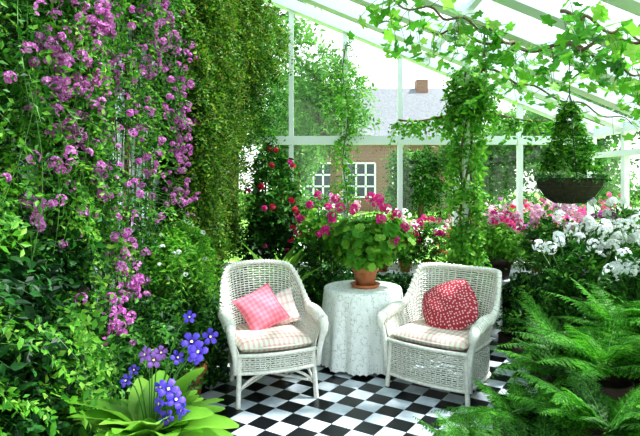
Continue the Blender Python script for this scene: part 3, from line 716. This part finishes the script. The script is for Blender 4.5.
# ferns
def fern(name,c,L,nf,pw=1.0,mt=G_fern,pt=None,lean=(0,0),rise=1.0):
    m=MB(); c=A(c)
    if pt: pot(m,(c[0],c[1],pt[2]),pt[0],pt[1],M_darkpot); 
    else: m.tube([(c[0],c[1],.1),c],[.05,.03],M_bark,8)
    for i in range(nf):
        a=i*2.39996+R.normal()*.15; l=L*R.uniform(.65,1.2); up=R.uniform(.05,1.6)*rise
        h=A([math.cos(a)+lean[0],math.sin(a)+lean[1],up]); h/=np.linalg.norm(h)
        t=np.linspace(0,1,24); drp=R.uniform(.2,.5)
        sp=c+h*l*t[:,None]+DOWN*(drp*l*t**2)[:,None]+np.cross(h,[0,0,1])*(R.normal()*.10*l*t**2)[:,None]
        sp[:,2]=np.maximum(sp[:,2],.03)
        m.tube(sp,np.linspace(.004,.001,24),M_stem,4,caps=False)
        k=22; tt=np.linspace(.14,.985,k); pos=np.stack([np.interp(tt,t,sp[:,j]) for j in range(3)],1)
        tan=nz(h*1.0+DOWN*(2*drp*tt)[:,None]); side=nz(np.cross(tan,[0,0,1.])); nrm=np.cross(side,tan)
        pl=l*R.uniform(.19,.27)*pw*np.clip((tt-.05)*5,0,1)**.6*(1-tt)**.75+.012
        mm=mt if R.uniform()<.75 else G_mid
        for sg in (1,-1):
            d=side*sg+tan*.4+rnd(k)*.07-nrm*.12; m.inst(PIN,pos,d,nrm+rnd(k)*.2,pl,mm,1.0)
    m.build(name)
for (x,y,z,L,n,p) in [(1.12,3.12,.26,.48,20,(.13,.24,0)),(1.58,3.05,.56,.60,24,(.14,.5,0)),(1.95,3.5,.60,.64,24,None),(1.30,2.5,.46,.52,24,(.13,.42,0)),
    (.74,2.75,.20,.40,20,(.10,.16,0)),(1.64,3.75,.48,.52,20,(.13,.44,0)),(2.2,3.1,.72,.66,22,None),(1.80,2.5,.66,.58,22,None),(2.4,3.9,.55,.66,22,None),
    (1.0,2.5,.28,.42,20,(.11,.22,0)),(1.48,3.4,.38,.46,18,(.12,.32,0))]:
    fern('boston_fern',(x,y,z),L,n,pt=p)
m=MB()
for i in range(26):
    x=R.uniform(1.1,2.8); y=R.uniform(2.4,4.0)
    if x<1.75 and y>3.4: continue
    h=.2 if x<1.7 else .38
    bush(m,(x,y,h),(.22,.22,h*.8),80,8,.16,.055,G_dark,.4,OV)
m.build('ground_foliage')

# ================================================================ foreground cape primrose
m=MB(); bx,by=-.60,1.95
m.box((bx-.2,by-.2,.40),(bx+.2,by+.2,.43),M_wood)
for sx in (-1,1):
    for sy in (-1,1): m.beam((bx+sx*.17,by+sy*.17,0),(bx+sx*.17,by+sy*.17,.40),.03,.03,M_wood,(0,1,0))
m.build('plant_stand')
m=MB(); pot(m,(bx,by,.43),.11,.19)
n=38; a=np.linspace(0,6.283*5,n)+rnd(n,1)[:,0]*.15; up=np.linspace(1.4,.45,n)
D=np.stack([np.cos(a),np.sin(a),up],1)
m.inst(BROAD,np.tile([bx,by,.63],(n,1)),D,np.stack([-np.cos(a)*.3,-np.sin(a)*.3,np.ones(n)],1)+rnd(n)*.15,R.uniform(.22,.36,n),G_lime,.8,smooth=True)
FLW=[(-.455,1.95,1.03,F_vio,.056),(-.42,1.9,1.01,F_vio,.054),(-.395,1.98,1.04,F_vio,.046),(-.47,1.98,1.11,F_vio,.036),(-.44,1.93,.985,F_vio,.046),(-.51,1.85,.90,F_vio,.055),(-.485,1.85,.865,F_vio,.05),(-.54,1.85,.85,F_vio,.05),
    (-.62,1.95,.985,F_lil,.046),(-.59,1.95,.965,F_lil,.046),(-.57,1.97,.985,F_lil,.04),(-.67,1.9,.91,F_vio,.036),(-.66,1.95,.93,F_vio,.03),(-.47,1.87,.82,F_vio,.045),(-.50,1.93,.98,F_vio,.04),(-.52,1.86,.80,F_vio,.04),(-.55,1.9,.89,F_vio,.035)]
for (x,y,z,mt,s) in FLW:
    nrm=A([[R.normal()*.6+.1,-.9,R.uniform(.0,.9)]]); nrm=nz(nrm); c=A([[x,y,z]]); m.inst(BELL,c,rnd(1),nrm,[s*1.3],mt,zprim=True,smooth=True)
    m.inst(FL,c+nrm*.002,rnd(1),nrm,[s*.2],F_yel,zprim=True)
    t=np.linspace(0,1,8)[:,None]; b=A([bx,by,.62]); q=c[0]-nrm[0]*s*.68; mid=A([(bx+x)/2,(by+y)/2,z]); m.tube((1-t)**2*b+2*t*(1-t)*mid+t*t*q,.0025,M_stem,5,caps=False)
m.build('potted_cape_primrose')

# ================================================================ LIGHT / WORLD / CAMERA
w=bpy.data.worlds.new('sky'); bpy.context.scene.world=w; w.use_nodes=True; nt=w.node_tree; nt.nodes.clear()
o=nt.nodes.new('ShaderNodeOutputWorld'); b=nt.nodes.new('ShaderNodeBackground')
tc=nt.nodes.new('ShaderNodeTexCoord'); sp=nt.nodes.new('ShaderNodeSeparateXYZ'); nt.links.new(tc.outputs['Generated'],sp.inputs[0])
r=ramp(nt,[(0,(1,1,1)),(.6,(.78,.90,1.0))]); nt.links.new(sp.outputs[2],r.inputs[0]); nt.links.new(r.outputs[0],b.inputs[0])
b.inputs[1].default_value=1.75; nt.links.new(b.outputs[0],o.inputs[0])
L=bpy.data.lights.new('sun','SUN'); L.energy=6.5; L.angle=math.radians(3); L.color=(1,.97,.92)
lo=bpy.data.objects.new('sun',L); bpy.context.scene.collection.objects.link(lo)
lo.rotation_euler=Vector((-.50,-.05,-.80)).to_track_quat('-Z','Y').to_euler(); lo.location=(5,3,8)
cam=bpy.data.cameras.new('camera'); co=bpy.data.objects.new('camera',cam); bpy.context.scene.collection.objects.link(co)
co.location=(0,0,1.6); co.rotation_euler=(math.pi/2,0,0); cam.lens=36*550/640; cam.sensor_width=36; cam.shift_y=-37/640; cam.clip_start=.05
bpy.context.scene.camera=co
vs=bpy.context.scene.view_settings; vs.view_transform='Standard'; vs.exposure=.25
try: vs.look='Medium High Contrast'
except Exception as e:
    print('look',e)
    try: vs.look='High Contrast'
    except Exception as e2: print(e2)
